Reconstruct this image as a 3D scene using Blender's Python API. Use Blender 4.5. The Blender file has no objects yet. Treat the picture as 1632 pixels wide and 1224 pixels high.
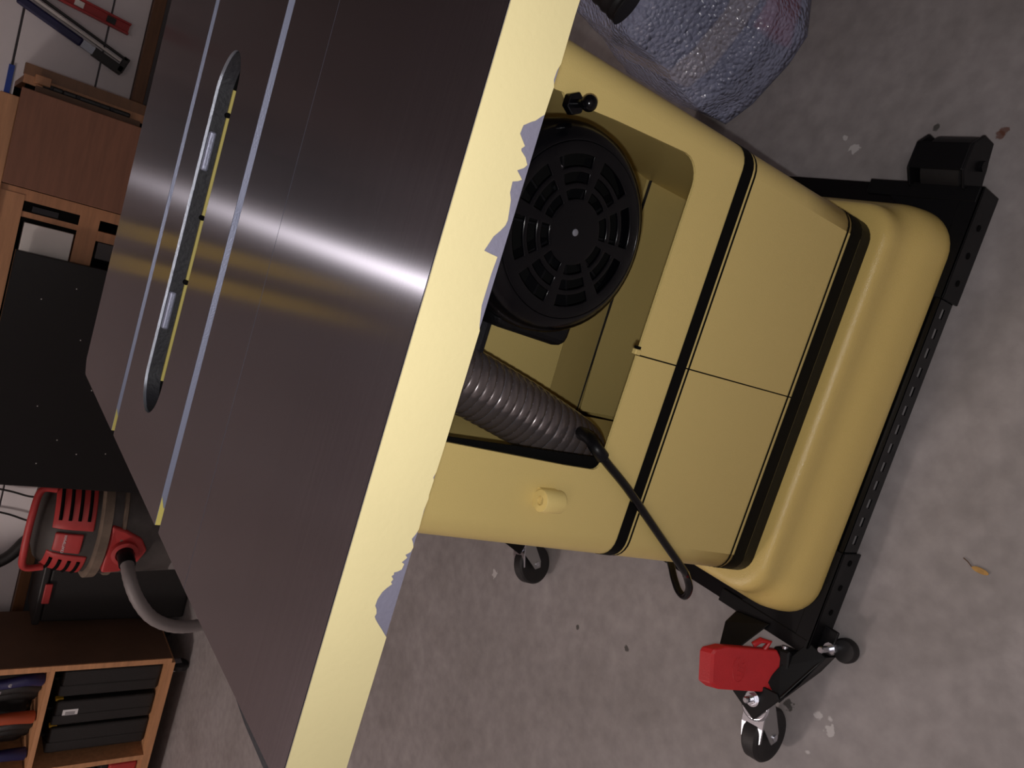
import bpy, bmesh, math, random
from mathutils import Vector, Matrix, noise
random.seed(7)
PI = math.pi
SC = bpy.context.scene
COL = SC.collection

# ---------------------------------------------------------------- camera
CAM = Vector((0.2366, -0.2558, 1.0290))
cr = Vector((0.94698843, 0.2790953, 0.15911859))
cu = Vector((-0.29654359, 0.56883191, 0.76713243))
cf = Vector((-0.12359132, 0.77365113, -0.62144116))
cd = bpy.data.cameras.new('camera'); cam = bpy.data.objects.new('camera', cd); COL.objects.link(cam)
mx = Matrix.Identity(4)
for i in range(3):
    mx[i][0] = -cu[i]; mx[i][1] = cr[i]; mx[i][2] = -cf[i]; mx[i][3] = CAM[i]
cam.matrix_world = mx                       # the phone was held on its side
cd.sensor_width = 36; cd.lens = 36*1180.56/1632; cd.clip_start = .01
SC.camera = cam
# ---------------------------------------------------------------- light
SC.view_settings.view_transform = 'Standard'; SC.view_settings.look = 'None'
SC.view_settings.gamma = 1; SC.view_settings.exposure = 0.0
w = bpy.data.worlds.new('world'); SC.world = w; w.use_nodes = True
w.node_tree.nodes['Background'].inputs[0].default_value = (.5, .45, .45, 1)
w.node_tree.nodes['Background'].inputs[1].default_value = .02
def light(name, kind, loc, power, color, **k):
    l = bpy.data.lights.new(name, kind); l.energy = power; l.color = color
    o = bpy.data.objects.new(name, l); COL.objects.link(o); o.location = loc
    for a, b in k.items(): setattr(l, a, b)
    return o
FLASH = 9.2
light('phone_flash', 'POINT', CAM - cr*.018 + cu*.004, FLASH, (1, .97, .96), shadow_soft_size=.004)
light('ceiling_lamp', 'POINT', (-2.3, 1.0, 2.2), 52, (1, .87, .80), shadow_soft_size=.15)
light('near_ceiling_lamp', 'AREA', (-.1, -1.3, 2.5), 8, (1, .88, .84), shape='RECTANGLE', size=1.2, size_y=.5)  # added area fill that brightens the near floor

# ---------------------------------------------------------------- materials
def nd(t, kind, **k):
    n = t.nodes.new(kind)
    for a, b in k.items():
        if a in n.inputs: n.inputs[a].default_value = b
        else: setattr(n, a, b)
    return n
def srgb(r, g, b):
    f = lambda c: (c/255/12.92) if c/255 <= .04045 else ((c/255+.055)/1.055)**2.4
    return (f(r), f(g), f(b), 1)
def mat(name, col, rough=.5, metal=0, bump=0, bscale=300, var=0, vscale=6, spec=.5, coat=0, stretch=None, rvar=0, wear=None):
    m = bpy.data.materials.new(name); m.use_nodes = True; t = m.node_tree
    p = t.nodes['Principled BSDF']
    p.inputs['Base Color'].default_value = col; p.inputs['Roughness'].default_value = rough
    p.inputs['Metallic'].default_value = metal; p.inputs['Specular IOR Level'].default_value = spec
    p.inputs['Coat Weight'].default_value = coat
    tc = nd(t, 'ShaderNodeNewGeometry'); mp = nd(t, 'ShaderNodeMapping')
    t.links.new(tc.outputs['Position'], mp.inputs['Vector'])
    if stretch: mp.inputs['Scale'].default_value = stretch
    if var:
        n = nd(t, 'ShaderNodeTexNoise', Scale=vscale, Detail=5.0, Roughness=.6)
        t.links.new(mp.outputs[0], n.inputs['Vector'])
        r = nd(t, 'ShaderNodeMapRange'); r.inputs[1].default_value = .3; r.inputs[2].default_value = .7
        r.inputs[3].default_value = 1-var; r.inputs[4].default_value = 1+var
        t.links.new(n.outputs[0], r.inputs[0])
        mu = nd(t, 'ShaderNodeVectorMath', operation='SCALE'); mu.inputs[0].default_value = col[:3]
        t.links.new(r.outputs[0], mu.inputs['Scale']); t.links.new(mu.outputs[0], p.inputs['Base Color'])
    if bump:
        n = nd(t, 'ShaderNodeTexNoise', Scale=bscale, Detail=3.0)
        t.links.new(mp.outputs[0], n.inputs['Vector'])
        b = nd(t, 'ShaderNodeBump', Strength=bump, Distance=.001)
        t.links.new(n.outputs[0], b.inputs['Height']); t.links.new(b.outputs[0], p.inputs['Normal'])
    return m
YEL = (.70, .545, .205, 1)
M = {}
M['yellow'] = mat('yellow_paint', YEL, .38, bump=.25, bscale=900, spec=.35)
M['yellow_face'] = mat('yellow_edge_paint', (.375, .325, .175, 1), .5, bump=.1, bscale=400, var=.03, vscale=9, spec=.3)  # same yellow paint, darkened so the close flash does not clip
M['cast'] = mat('cast_base_paint', (.68, .51, .17, 1), .22, bump=.45, bscale=900, spec=.6)
M['iron_edge'] = mat('bare_iron_edge', (.155, .15, .20, 1), .42, .35, bump=.2, bscale=500, var=.1)
M['black'] = mat('black_paint', (.005, .005, .006, 1), .4, spec=.22)
M['blackgloss'] = mat('black_enamel', (.002, .002, .003, 1), .19, spec=.30)
M['rubber'] = mat('black_rubber', (.012, .011, .012, 1), .55, bump=.2, bscale=200)
M['foam'] = mat('black_gasket', (.003, .003, .004, 1), .4, bump=1.2, bscale=1400, spec=.18)
M['stripe'] = mat('black_decal', (.003, .003, .003, 1), .6, spec=.1)
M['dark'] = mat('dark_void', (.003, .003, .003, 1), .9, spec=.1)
M['chrome'] = mat('zinc_plate', (.62, .64, .70, 1), .22, 1, bump=.15, bscale=80)
M['steel'] = mat('machined_steel', (.36, .38, .44, 1), .3, .75, bump=.3, bscale=600, stretch=(1, 8, 8))
M['slot'] = mat('machined_slot', (.27, .285, .38, 1), .4, .55, bump=.2, bscale=900)
M['darkiron'] = mat('dark_iron', (.010, .010, .014, 1), .65, 0, bump=.6, bscale=300)
M['yboard'] = mat('yellow_board_paint', (.75, .55, .06, 1), .5)
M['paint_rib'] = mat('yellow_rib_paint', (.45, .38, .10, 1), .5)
M['red'] = mat('red_plastic', (.50, .015, .02, 1), .42, bump=.2, bscale=700, var=.06, vscale=40)
M['vacred'] = mat('vacuum_red_plastic', (.42, .035, .035, 1), .5, var=.15, vscale=12)
M['vacblack'] = mat('dusty_black_plastic', (.035, .03, .027, 1), .6, var=.3, vscale=15)
M['vacgrey'] = mat('dusty_grey_plastic', (.07, .062, .06, 1), .55, var=.35, vscale=10)
M['vacband'] = mat('dusty_band', (.16, .12, .09, 1), .6, var=.3, vscale=15)
M['hosegrey'] = mat('grey_hose', (.22, .20, .20, 1), .5)
M['wood'] = mat('pine_wood', (.42, .20, .095, 1), .55, var=.18, vscale=5, stretch=(1, 1, 12))
M['woodh'] = mat('pine_wood_long', (.50, .25, .12, 1), .55, var=.18, vscale=5, stretch=(1, 12, 12))
M['brownply'] = mat('brown_plywood', (.21, .088, .050, 1), .6, var=.14, vscale=6, stretch=(1, 1, 10))
M['ply'] = mat('dark_plywood_side', (.13, .07, .042, 1), .7, var=.12, vscale=8)
M['white'] = mat('white_wall_paint', (.82, .78, .80, 1), .7, var=.05, vscale=3)
M['whitebox'] = mat('white_drawer', (.72, .69, .66, 1), .5, var=.06, vscale=6)
M['greybox'] = mat('grey_drawer', (.055, .05, .052, 1), .6)
M['lower'] = mat('grey_lower_wall', (.17, .16, .165, 1), .8, var=.1, vscale=3)
M['rail'] = mat('stained_wood_rail', (.17, .075, .03, 1), .5, var=.2, vscale=6, stretch=(1, 10, 10))
M['ceiling'] = mat('ceiling_paint', (.66, .60, .60, 1), .9)
M['case'] = mat('black_case_plastic', (.014, .013, .013, 1), .5, bump=.5, bscale=150)
M['yelplastic'] = mat('yellow_latch', (.6, .36, .02, 1), .45)
M['blue'] = mat('blue_plastic', (.012, .012, .07, 1), .45)
M['bluetape'] = mat('blue_tape', (.01, .05, .35, 1), .5)
M['orange'] = mat('orange_handle', (.35, .06, .02, 1), .5)
M['paper'] = mat('white_label', (.7, .7, .72, 1), .6)
M['grey'] = mat('grey_print', (.14, .13, .14, 1), .6)
M['leaf'] = mat('dry_leaf', (.42, .24, .07, 1), .7, var=.2, vscale=120)
M['tan'] = mat('tan_tape', (.38, .27, .12, 1), .4)
M['wrapcore'] = mat('dark_blue_core', (.035, .045, .10, 1), .5, var=.4, vscale=14)
M['wrapred'] = mat('red_core', (.42, .012, .03, 1), .5)

def table_mat():
    m = bpy.data.materials.new('ground_cast_iron'); m.use_nodes = True; t = m.node_tree
    p = t.nodes['Principled BSDF']; g = nd(t, 'ShaderNodeNewGeometry')
    p.inputs['Metallic'].default_value = 1.0
    mp = nd(t, 'ShaderNodeMapping'); mp.inputs['Scale'].default_value = (6, 420, 1)
    t.links.new(g.outputs['Position'], mp.inputs['Vector'])
    n = nd(t, 'ShaderNodeTexNoise', Scale=1.0, Detail=4.0, Roughness=.7); t.links.new(mp.outputs[0], n.inputs['Vector'])
    n2 = nd(t, 'ShaderNodeTexNoise', Scale=5.0, Detail=3.0); t.links.new(g.outputs['Position'], n2.inputs['Vector'])
    mr = nd(t, 'ShaderNodeMapRange'); mr.inputs[3].default_value = .82; mr.inputs[4].default_value = 1.14
    t.links.new(n.outputs[0], mr.inputs[0])
    mu = nd(t, 'ShaderNodeVectorMath', operation='SCALE'); mu.inputs[0].default_value = (.53, .515, .575)
    t.links.new(mr.outputs[0], mu.inputs['Scale']); t.links.new(mu.outputs[0], p.inputs['Base Color'])
    r = nd(t, 'ShaderNodeMapRange'); r.inputs[3].default_value = .13; r.inputs[4].default_value = .19
    t.links.new(n2.outputs[0], r.inputs[0]); t.links.new(r.outputs[0], p.inputs['Roughness'])
    p.inputs['Anisotropic'].default_value = .82
    cx = nd(t, 'ShaderNodeCombineXYZ'); cx.inputs[1].default_value = 1.0
    t.links.new(cx.outputs[0], p.inputs['Tangent'])
    b = nd(t, 'ShaderNodeBump', Strength=.06, Distance=.0004)
    t.links.new(n.outputs[0], b.inputs['Height']); t.links.new(b.outputs[0], p.inputs['Normal'])
    # second, much broader grinding lobe: long scratches scatter light across the grain
    p2 = nd(t, 'ShaderNodeBsdfAnisotropic'); p2.inputs['Roughness'].default_value = .36; p2.inputs['Anisotropy'].default_value = -.87
    p2.inputs['Color'].default_value = (.34, .32, .36, 1); t.links.new(cx.outputs[0], p2.inputs['Tangent'])
    ms = nd(t, 'ShaderNodeMixShader'); ms.inputs[0].default_value = .10
    t.links.new(p.outputs[0], ms.inputs[1]); t.links.new(p2.outputs[0], ms.inputs[2])
    t.links.new(ms.outputs[0], t.nodes['Material Output'].inputs['Surface'])
    return m
M['table'] = table_mat()

def floor_mat():
    m = bpy.data.materials.new('concrete_slab'); m.use_nodes = True; t = m.node_tree
    p = t.nodes['Principled BSDF']; g = nd(t, 'ShaderNodeNewGeometry')
    L = t.links.new
    n1 = nd(t, 'ShaderNodeTexNoise', Scale=5.0, Detail=6.0, Roughness=.62); L(g.outputs['Position'], n1.inputs['Vector'])
    n2 = nd(t, 'ShaderNodeTexNoise', Scale=38.0, Detail=4.0); L(g.outputs['Position'], n2.inputs['Vector'])
    cr_ = nd(t, 'ShaderNodeValToRGB'); e = cr_.color_ramp.elements
    e[0].position = .3; e[0].color = (.265, .243, .24, 1); e[1].position = .7; e[1].color = (.375, .348, .352, 1)
    L(n1.outputs[0], cr_.inputs[0])
    mr = nd(t, 'ShaderNodeMapRange'); mr.inputs[1].default_value = .3; mr.inputs[2].default_value = .7; mr.inputs[3].default_value = .88; mr.inputs[4].default_value = 1.1
    L(n2.outputs[0], mr.inputs[0])
    sc = nd(t, 'ShaderNodeVectorMath', operation='SCALE'); L(cr_.outputs[0], sc.inputs[0]); L(mr.outputs[0], sc.inputs['Scale'])
    cur = sc.outputs[0]
    # small stains and paint drips that belong to this slab
    nz = nd(t, 'ShaderNodeTexNoise', Scale=120.0, Detail=2.0); L(g.outputs['Position'], nz.inputs['Vector'])
    W = (.62, .60, .60, 1); RU = (.13, .05, .03, 1); DK = (.035, .035, .03, 1)
    for x, y, r, c in [(.586,.41,.008,W),(.602,.432,.004,W),(.611,.216,.006,RU),(.617,.213,.006,RU),(-.209,.208,.008,DK),
                       (-.196,.165,.006,W),(-.204,.143,.008,W),(-.190,.150,.003,W),(-.36,.887,.009,W),(-.25,.161,.003,W),(-.30,.50,.005,DK),
                       (.45,.06,.004,DK),(-.33,.62,.004,DK),(.62,.30,.005,DK),(-.12,.35,.006,W)]:
        d = nd(t, 'ShaderNodeVectorMath', operation='DISTANCE'); L(g.outputs['Position'], d.inputs[0]); d.inputs[1].default_value = (x, y, 0)
        a = nd(t, 'ShaderNodeMath', operation='MULTIPLY_ADD'); L(nz.outputs[0], a.inputs[0]); a.inputs[1].default_value = -r*2.2; a.inputs[2].default_value = r*2.0
        s = nd(t, 'ShaderNodeMath', operation='SUBTRACT'); L(a.outputs[0], s.inputs[0]); L(d.outputs['Value'], s.inputs[1])
        q = nd(t, 'ShaderNodeMapRange'); q.inputs[1].default_value = -.001; q.inputs[2].default_value = .001; q.inputs[4].default_value = .8; L(s.outputs[0], q.inputs[0])
        mi = nd(t, 'ShaderNodeMix'); mi.data_type = 'RGBA'; L(q.outputs[0], mi.inputs[0]); L(cur, mi.inputs[6]); mi.inputs[7].default_value = c
        cur = mi.outputs[2]
    L(cur, p.inputs['Base Color'])
    p.inputs['Roughness'].default_value = .5; p.inputs['Specular IOR Level'].default_value = .3
    b = nd(t, 'ShaderNodeBump', Strength=.15, Distance=.002); L(n2.outputs[0], b.inputs['Height']); L(b.outputs[0], p.inputs['Normal'])
    return m
M['floor'] = floor_mat()

def film_mat():
    m = bpy.data.materials.new('bubble_film'); m.use_nodes = True; t = m.node_tree; L = t.links.new
    out = t.nodes['Material Output']; p = t.nodes['Principled BSDF']
    g = nd(t, 'ShaderNodeNewGeometry')
    v = nd(t, 'ShaderNodeTexVoronoi', Scale=135.0); L(g.outputs['Position'], v.inputs['Vector'])
    n = nd(t, 'ShaderNodeTexNoise', Scale=14.0, Detail=4.0, Distortion=2.5); L(g.outputs['Position'], n.inputs['Vector'])
    b1 = nd(t, 'ShaderNodeBump', Strength=1.0, Distance=.0045); b1.invert = True; L(v.outputs['Distance'], b1.inputs['Height'])
    b2 = nd(t, 'ShaderNodeBump', Strength=.8, Distance=.010); L(n.outputs[0], b2.inputs['Height']); L(b1.outputs[0], b2.inputs['Normal'])
    p.inputs['Base Color'].default_value = (.50, .55, .80, 1); p.inputs['Roughness'].default_value = .09
    p.inputs['Specular IOR Level'].default_value = .8; L(b2.outputs[0], p.inputs['Normal'])
    p.inputs['Coat Weight'].default_value = 1.0; p.inputs['Coat Roughness'].default_value = .2; L(b1.outputs[0], p.inputs['Coat Normal'])
    tr = nd(t, 'ShaderNodeBsdfTransparent'); ms = nd(t, 'ShaderNodeMixShader'); ms.inputs[0].default_value = .55
    L(tr.outputs[0], ms.inputs[1]); L(p.outputs[0], ms.inputs[2]); L(ms.outputs[0], out.inputs['Surface'])
    return m
M['film'] = film_mat()
def clearhose():
    m = mat('smoky_clear_hose', (.15, .125, .125, 1), .24, .5, spec=1.0, coat=1.0)
    return m
M['hose'] = clearhose()

# ---------------------------------------------------------------- helpers
def thing(name, label, cat, loc=(0, 0, 0), group=None):
    o = bpy.data.objects.new(name, None); COL.objects.link(o); o.location = loc
    o.empty_display_size = .05
    o['label'] = label; o['category'] = cat
    if group: o['group'] = group
    return o
def tag(o, label, cat, group=None):
    o['label'] = label; o['category'] = cat
    if group: o['group'] = group
    return o
def wloc(o):
    v = Vector((0, 0, 0))
    while o: v += o.location; o = o.parent
    return v
def obj(name, bm, m, parent=None, bevel=0, seg=2, smooth=False, label=None, origin=None, angle=35, fixn=True):
    """world-space bmesh -> one object (child coordinates relative to its parent)"""
    me = bpy.data.meshes.new(name)
    if fixn: bmesh.ops.recalc_face_normals(bm, faces=bm.faces)
    base = Vector(origin) if origin else None
    if parent is not None:
        base = wloc(parent)
    if base is not None:
        bmesh.ops.translate(bm, verts=bm.verts, vec=-base)
    bm.to_mesh(me); bm.free()
    o = bpy.data.objects.new(name, me); COL.objects.link(o)
    if isinstance(m, str): m = M[m]
    me.materials.append(m)
    if parent is not None: o.parent = parent
    elif base is not None: o.location = base
    if smooth:
        for f in me.polygons: f.use_smooth = True
        try: me.set_sharp_from_angle(angle=math.radians(angle))
        except Exception: pass
    if bevel:
        b = o.modifiers.new('bevel', 'BEVEL'); b.width = bevel; b.segments = seg; b.limit_method = 'ANGLE'
    if label: o['label'] = label
    return o
def struct(o):
    o['kind'] = 'structure'; return o
def NB(): return bmesh.new()
def box(bm, x0, x1, y0, y1, z0, z1, rot=None, piv=None):
    vs = [bm.verts.new((x, y, z)) for x in (x0, x1) for y in (y0, y1) for z in (z0, z1)]
    for f in ((0,1,3,2),(4,6,7,5),(0,4,5,1),(2,3,7,6),(0,2,6,4),(1,5,7,3)): bm.faces.new([vs[i] for i in f])
    if rot is not None:
        p = Vector(piv) if piv else Vector(((x0+x1)/2, (y0+y1)/2, (z0+z1)/2))
        for v in vs: v.co = rot @ (v.co-p) + p
    return bm
def B(*a, **k): return box(NB(), *a, **k)
def frame(axis):
    a = Vector(axis).normalized(); h = Vector((0, 0, 1)) if abs(a.z) < .9 else Vector((1, 0, 0))
    u = a.cross(h).normalized(); v = a.cross(u).normalized(); return a, u, v
def lathe(bm, o, axis, prof, n=32, a0=0, cap=True):
    """prof: list of (radius, distance along axis)"""
    a, u, v = frame(axis); o = Vector(o); rings = []
    for r, d in prof:
        if r < 1e-6: rings.append([bm.verts.new(o+a*d)])
        else: rings.append([bm.verts.new(o+a*d+(u*math.cos(a0+2*PI*i/n)+v*math.sin(a0+2*PI*i/n))*r) for i in range(n)])
    for A, C in zip(rings, rings[1:]):
        for i in range(n):
            j = (i+1) % n
            if len(A) == 1 and len(C) == 1: continue
            if len(A) == 1: bm.faces.new((A[0], C[j], C[i]))
            elif len(C) == 1: bm.faces.new((A[i], A[j], C[0]))
            else: bm.faces.new((A[i], A[j], C[j], C[i]))
    if cap:
        for R_ in (rings[0], rings[-1]):
            if len(R_) > 2: bm.faces.new(R_)
    return bm
def smoothpath(pts, k=8):
    P = [Vector(p) for p in pts]; out = []
    for i in range(len(P)-1):
        p0 = P[max(i-1, 0)]; p1 = P[i]; p2 = P[i+1]; p3 = P[min(i+2, len(P)-1)]
        for j in range(k):
            t = j/k
            out.append(.5*((2*p1)+(-p0+p2)*t+(2*p0-5*p1+4*p2-p3)*t*t+(-p0+3*p1-3*p2+p3)*t**3))
    out.append(P[-1]); return out
def tube(bm, path, r, n=12, cap=True):
    P = [Vector(p) for p in path]; rings = []; u = None
    for i, p in enumerate(P):
        d = (P[min(i+1, len(P)-1)]-P[max(i-1, 0)]).normalized()
        if u is None:
            h = Vector((0, 0, 1)) if abs(d.z) < .9 else Vector((0, 1, 0)); u = d.cross(h).normalized()
        else: u = (u-d*u.dot(d)).normalized()
        v = d.cross(u); rr = r(i, len(P)) if callable(r) else r
        rings.append([bm.verts.new(p+(u*math.cos(2*PI*k/n)+v*math.sin(2*PI*k/n))*rr) for k in range(n)])
    for A, C in zip(rings, rings[1:]):
        for i in range(n): bm.faces.new((A[i], A[(i+1) % n], C[(i+1) % n], C[i]))
    if cap: bm.faces.new(rings[0]); bm.faces.new(rings[-1])
    return bm
def prism(bm, pts, vec):
    """closed polygon pts (3D) extruded by vec"""
    a = [bm.verts.new(p) for p in pts]; b = [bm.verts.new(Vector(p)+Vector(vec)) for p in pts]; n = len(a)
    for i in range(n): bm.faces.new((a[i], a[(i+1) % n], b[(i+1) % n], b[i]))
    bm.faces.new(a); bm.faces.new(b[::-1]); return bm
def hexa(bm, o, axis, r, h): return lathe(bm, o, axis, [(r, 0), (r, h)], n=6)
def rrect(x0, x1, y0, y1, r, z, k=6):
    out = []
    for cx, cy, a in ((x1-r, y0+r, -PI/2), (x1-r, y1-r, 0), (x0+r, y1-r, PI/2), (x0+r, y0+r, PI)):
        for i in range(k+1):
            t = a+PI/2*i/k; out.append((cx+r*math.cos(t), cy+r*math.sin(t), z))
    return out
def loft(bm, rings, cap=True):
    R_ = [[bm.verts.new(p) for p in r] for r in rings]; n = len(R_[0])
    for A, C in zip(R_, R_[1:]):
        for i in range(n): bm.faces.new((A[i], A[(i+1) % n], C[(i+1) % n], C[i]))
    if cap: bm.faces.new(R_[0]); bm.faces.new(R_[-1])
    return bm

# ================================================================ SETTING
struct(obj('floor', B(-4.5, 3.2, -2.5, 2.92, -.1, 0), 'floor'))
struct(obj('ceiling', B(-4.5, 3.2, -2.5, 2.92, 2.6, 2.7), 'ceiling'))
struct(obj('wall_left', B(-4.6, -4.5, -2.5, 2.92, 0, 2.6), 'white'))
struct(obj('wall_right', B(3.2, 3.3, -2.5, 2.92, 0, 2.6), 'lower'))
struct(obj('wall_front', B(-4.5, 3.2, -2.6, -2.5, 0, 2.6), 'white'))
wb = struct(obj('wall_back', B(-4.5, 3.2, 2.92, 3.0, 0, 2.6), 'lower'))
M['pegboard'] = mat('brown_hardboard', (.17, .13, .12, 1), .6, var=.15, vscale=3)  # unseen upper wall, coloured dark so the table top reflects less
for z0, z1 in ((.588, .696), (.702, .938), (.945, 1.10), (1.106, 1.26), (1.266, 1.60), (1.606, 2.6)):
    obj('wall_board', B(-4.5, 3.2, 2.90, 2.92, z0, z1), 'white' if z0 < 1.0 else 'pegboard', wb, bevel=.002, label=None if z0 < 1.0 else 'brown hardboard sheet')
obj('lower_board', B(-4.5, 3.2, 2.905, 2.92, .1, .545), 'lower', wb)
struct(obj('trim_1', B(-4.5, 3.2, 2.865, 2.905, .548, .586), 'rail', bevel=.002))
struct(obj('baseboard_back', B(-4.5, 3.2, 2.89, 2.92, 0, .1), 'lower', bevel=.002))

# ================================================================ TABLE SAW
H = .88
saw = thing('table_saw', 'yellow cabinet table saw with bare cast iron top, open motor bay and black pinstripes', 'table saw', (.21, .45, .05))
XB = .775; YS = .1785; YF = .6865; SN = .2645; SF = .4710; HW = .0072
# --- extension wing (near side)
bm = NB(); prism(bm, [(0.002, 0, H), (XB, 0, H), (XB, YS-.0006, H), (0.0, YS-.0006, H)], (0, 0, -.0305))
wing = obj('extension_wing', bm, 'table', saw)
for x in (.12, .30, .48, .66):
    obj('wing_rib', B(x-.004, x+.004, .06, YS-.012, H-.042, H-.0305), 'iron_edge', saw)
# bare iron edge band + paint film
obj('bare_edge', B(.0025, XB-.0005, -.0006, 0, H-.0304, H-.0003), 'iron_edge', wing, label='bare grey iron where the yellow paint has chipped')
rag = [(.3527,.8499),(.3464,.85),(.3272,.8496),(.325,.8504),(.3243,.8506),(.3205,.8508),(.3181,.8496),(.3066,.8501),(.3051,.8516),(.3027,.8537),(.3018,.8552),(.2991,.8585),(.2956,.8589),(.2935,.8566),(.292,.8549),(.2905,.8562),(.2897,.8559),(.288,.853),(.2856,.8511),(.284,.8522),(.282,.8551),(.2805,.853),(.2793,.8515),(.2782,.8532),(.2772,.8557),(.2728,.8553),(.27,.8538),(.2657,.853),(.262,.8524),(.2598,.8528),(.257,.8545),(.254,.8568),(.2474,.8592),(.247,.856),(.2467,.852),(.2392,.8525),(.2257,.8525),(.2178,.8507),(.2152,.8497)]
rag2 = [(.1607,.8497),(.1516,.8499),(.1491,.8506),(.1479,.8499),(.1412,.8501),(.1394,.8497),(.1341,.8503),(.1249,.8499),(.1225,.8508),(.1204,.852),(.1184,.8507),(.1165,.8499),(.1143,.8505),(.1128,.8528),(.1115,.8514),(.1093,.8535),(.1085,.852),(.1059,.8524),(.105,.854),(.1045,.8558),(.1035,.8556),(.1027,.8565),(.1013,.8552),(.0999,.8559),(.099,.855),(.097,.8572),(.0953,.8587),(.092,.86),(.0888,.8602),(.087,.859),(.0851,.8584),(.0835,.8588),(.082,.8578),(.0795,.8556),(.0773,.8535),(.0745,.851),(.0731,.8497)]
low = [(XB-.001, .8497)]+rag+rag2+[(.0025, .8497)]
# film as columns so that no concave fill is needed
bm = NB(); prev = None
for x, z in low:
    z = max(z, .8497)
    # jitter finely for a torn look
    q = [bm.verts.new((x, -.0013, z)), bm.verts.new((x, -.0013, H-.00015)), bm.verts.new((x, -.0006, z)), bm.verts.new((x, -.0006, H-.00015))]
    if prev:
        bm.faces.new((prev[0], prev[1], q[1], q[0])); bm.faces.new((prev[0], q[0], q[2], prev[2])); bm.faces.new((prev[1], prev[3], q[3], q[1]))
    prev = q
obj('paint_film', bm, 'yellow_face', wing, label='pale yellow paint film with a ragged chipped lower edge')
# dark tapered strip just beyond the front end of the wing
bm = NB(); prism(bm, [(-.0015, .012, .874), (-.012, .012, .874), (-.0105, .06, .874), (-.0015, .13, .874)], (0, 0, -.018))
obj('front_lip', bm, 'darkiron', saw)

# --- main table: real slots and a real insert opening
bm = NB()
def quad(a, b, c, d): bm.faces.new([bm.verts.new(p) for p in (a, b, c, d)])
def strip(y0, y1, z=H): quad((0, y0, z), (XB, y0, z), (XB, y1, z), (0, y1, z))
strip(YS, SN-HW); strip(SF+HW, YF-.014)
quad((.014, YF, H), (0, YF-.014, H), (XB, YF-.014, H), (XB, YF, H))
hx0, hx1, hyc, hr = .0535, .3455, .3725, .0305
N = 20; up = []
for i in range(N+1): t = PI-PI/2*i/N; up.append((hx0+hr+hr*math.cos(t), hr*math.sin(t)))
for i in range(N+1): t = PI/2-PI/2*i/N; up.append((hx1-hr+hr*math.cos(t), hr*math.sin(t)))
y0, y1 = SN+HW, SF-HW
for s, ye in ((1, y1), (-1, y0)):
    for (xa, da), (xb, db) in zip(up, up[1:]):
        quad((xa, hyc+s*da, H), (xb, hyc+s*db, H), (xb, ye, H), (xa, ye, H))
quad((0, y0, H), (hx0, y0, H), (hx0, y1, H), (0, y1, H)); quad((hx1, y0, H), (XB, y0, H), (XB, y1, H), (hx1, y1, H))
bmesh.ops.remove_doubles(bm, verts=bm.verts, dist=1e-5)
for f in bm.faces:
    if f.normal.z < 0: f.normal_flip()
main = obj('table_top', bm, 'table', saw, label='bare ground cast iron table top')
# sides / underside body
bm = NB()
box(bm, 0.0, XB, YS, SN-HW, H-.030, H-.0002); box(bm, 0, XB, SN-HW, SN+HW, H-.030, H-.0095)
box(bm, 0, hx0-.004, SN+HW, SF-HW, H-.030, H-.0002); box(bm, hx1+.004, XB, SN+HW, SF-HW, H-.030, H-.0002)
box(bm, hx0-.004, hx1+.004, SN+HW, hyc-hr-.003, H-.030, H-.0002); box(bm, hx0-.004, hx1+.004, hyc+hr+.003, SF-HW, H-.030, H-.0002)
box(bm, 0, XB, SF-HW, SF+HW, H-.030, H-.0095)
prism(bm, [(0, SF+HW, H-.0002), (XB, SF+HW, H-.0002), (XB, YF, H-.0002), (.014, YF, H-.0002), (0, YF-.014, H-.0002)], (0, 0, -.0298))
obj('table_casting', bm, 'slot', main, label='machined grey body of the table casting')
for yc in (SN, SF):
    bm = NB()
    box(bm, .0005, XB, yc+HW-.0006, yc+HW+.0002, H-.0094, H-.0001); box(bm, .0005, XB, yc-HW-.0002, yc-HW+.0006, H-.0094, H-.0001)
    box(bm, .0005, XB, yc-HW, yc+HW, H-.0098, H-.0090)
    obj('miter_slot', bm, 'slot', main, label='bright machined miter slot')
    bm = NB(); prism(bm, [(.0003, yc+HW-.001, H-.0002), (.022, yc+HW-.001, H-.0002), (.013, yc+HW-.001, H-.003), (.015, yc+HW-.001, H-.006), (.0003, yc+HW-.001, H-.0093)], (0, -.0003, 0))
    box(bm, .0003, .006, yc-HW+.0006, yc+HW-.001, H-.0089, H-.0083)
    obj('slot_paint', bm, 'paint_rib', main, label='yellow paint at the slot end')
# insert opening walls
def ringwall(r0, ztop, zbot, m, name, lab):
    bm = NB(); P = [(hx0+hr+(x-hx0-hr if x < hx0+hr else 0), 0) for x, d in up]
    pts = [(x, hyc+d) for x, d in up]+[(x, hyc-d) for x, d in up[::-1]]
    cx = (hx0+hx1)/2
    def off(p):
        x, y = p; ax = min(max(x, hx0+hr), hx1-hr); v = Vector((x-ax, y-hyc)); 
        if v.length < 1e-7: return (x, y)
        v = v.normalized()*(hr-r0); return (ax+v.x, hyc+v.y)
    a = [bm.verts.new((*off(p), ztop)) for p in pts]; b = [bm.verts.new((*off(p), zbot)) for p in pts]
    for i in range(len(a)):
        j = (i+1) % len(a)
        if (a[i].co-a[j].co).length > 1e-7: bm.faces.new((a[i], a[j], b[j], b[i]))
    return obj(name, bm, m, main, smooth=True, label=lab)
ringwall(0, H, H-.0020, 'steel', 'opening_rim', 'bright machined rim of the insert opening')
ringwall(.0008, H-.0020, H-.0122, 'darkiron', 'opening_wall', 'dark rough wall of the insert opening')
ringwall(-.003, H-.0125, H-.0298, 'dark', 'opening_shadow_wall', None)
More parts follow.
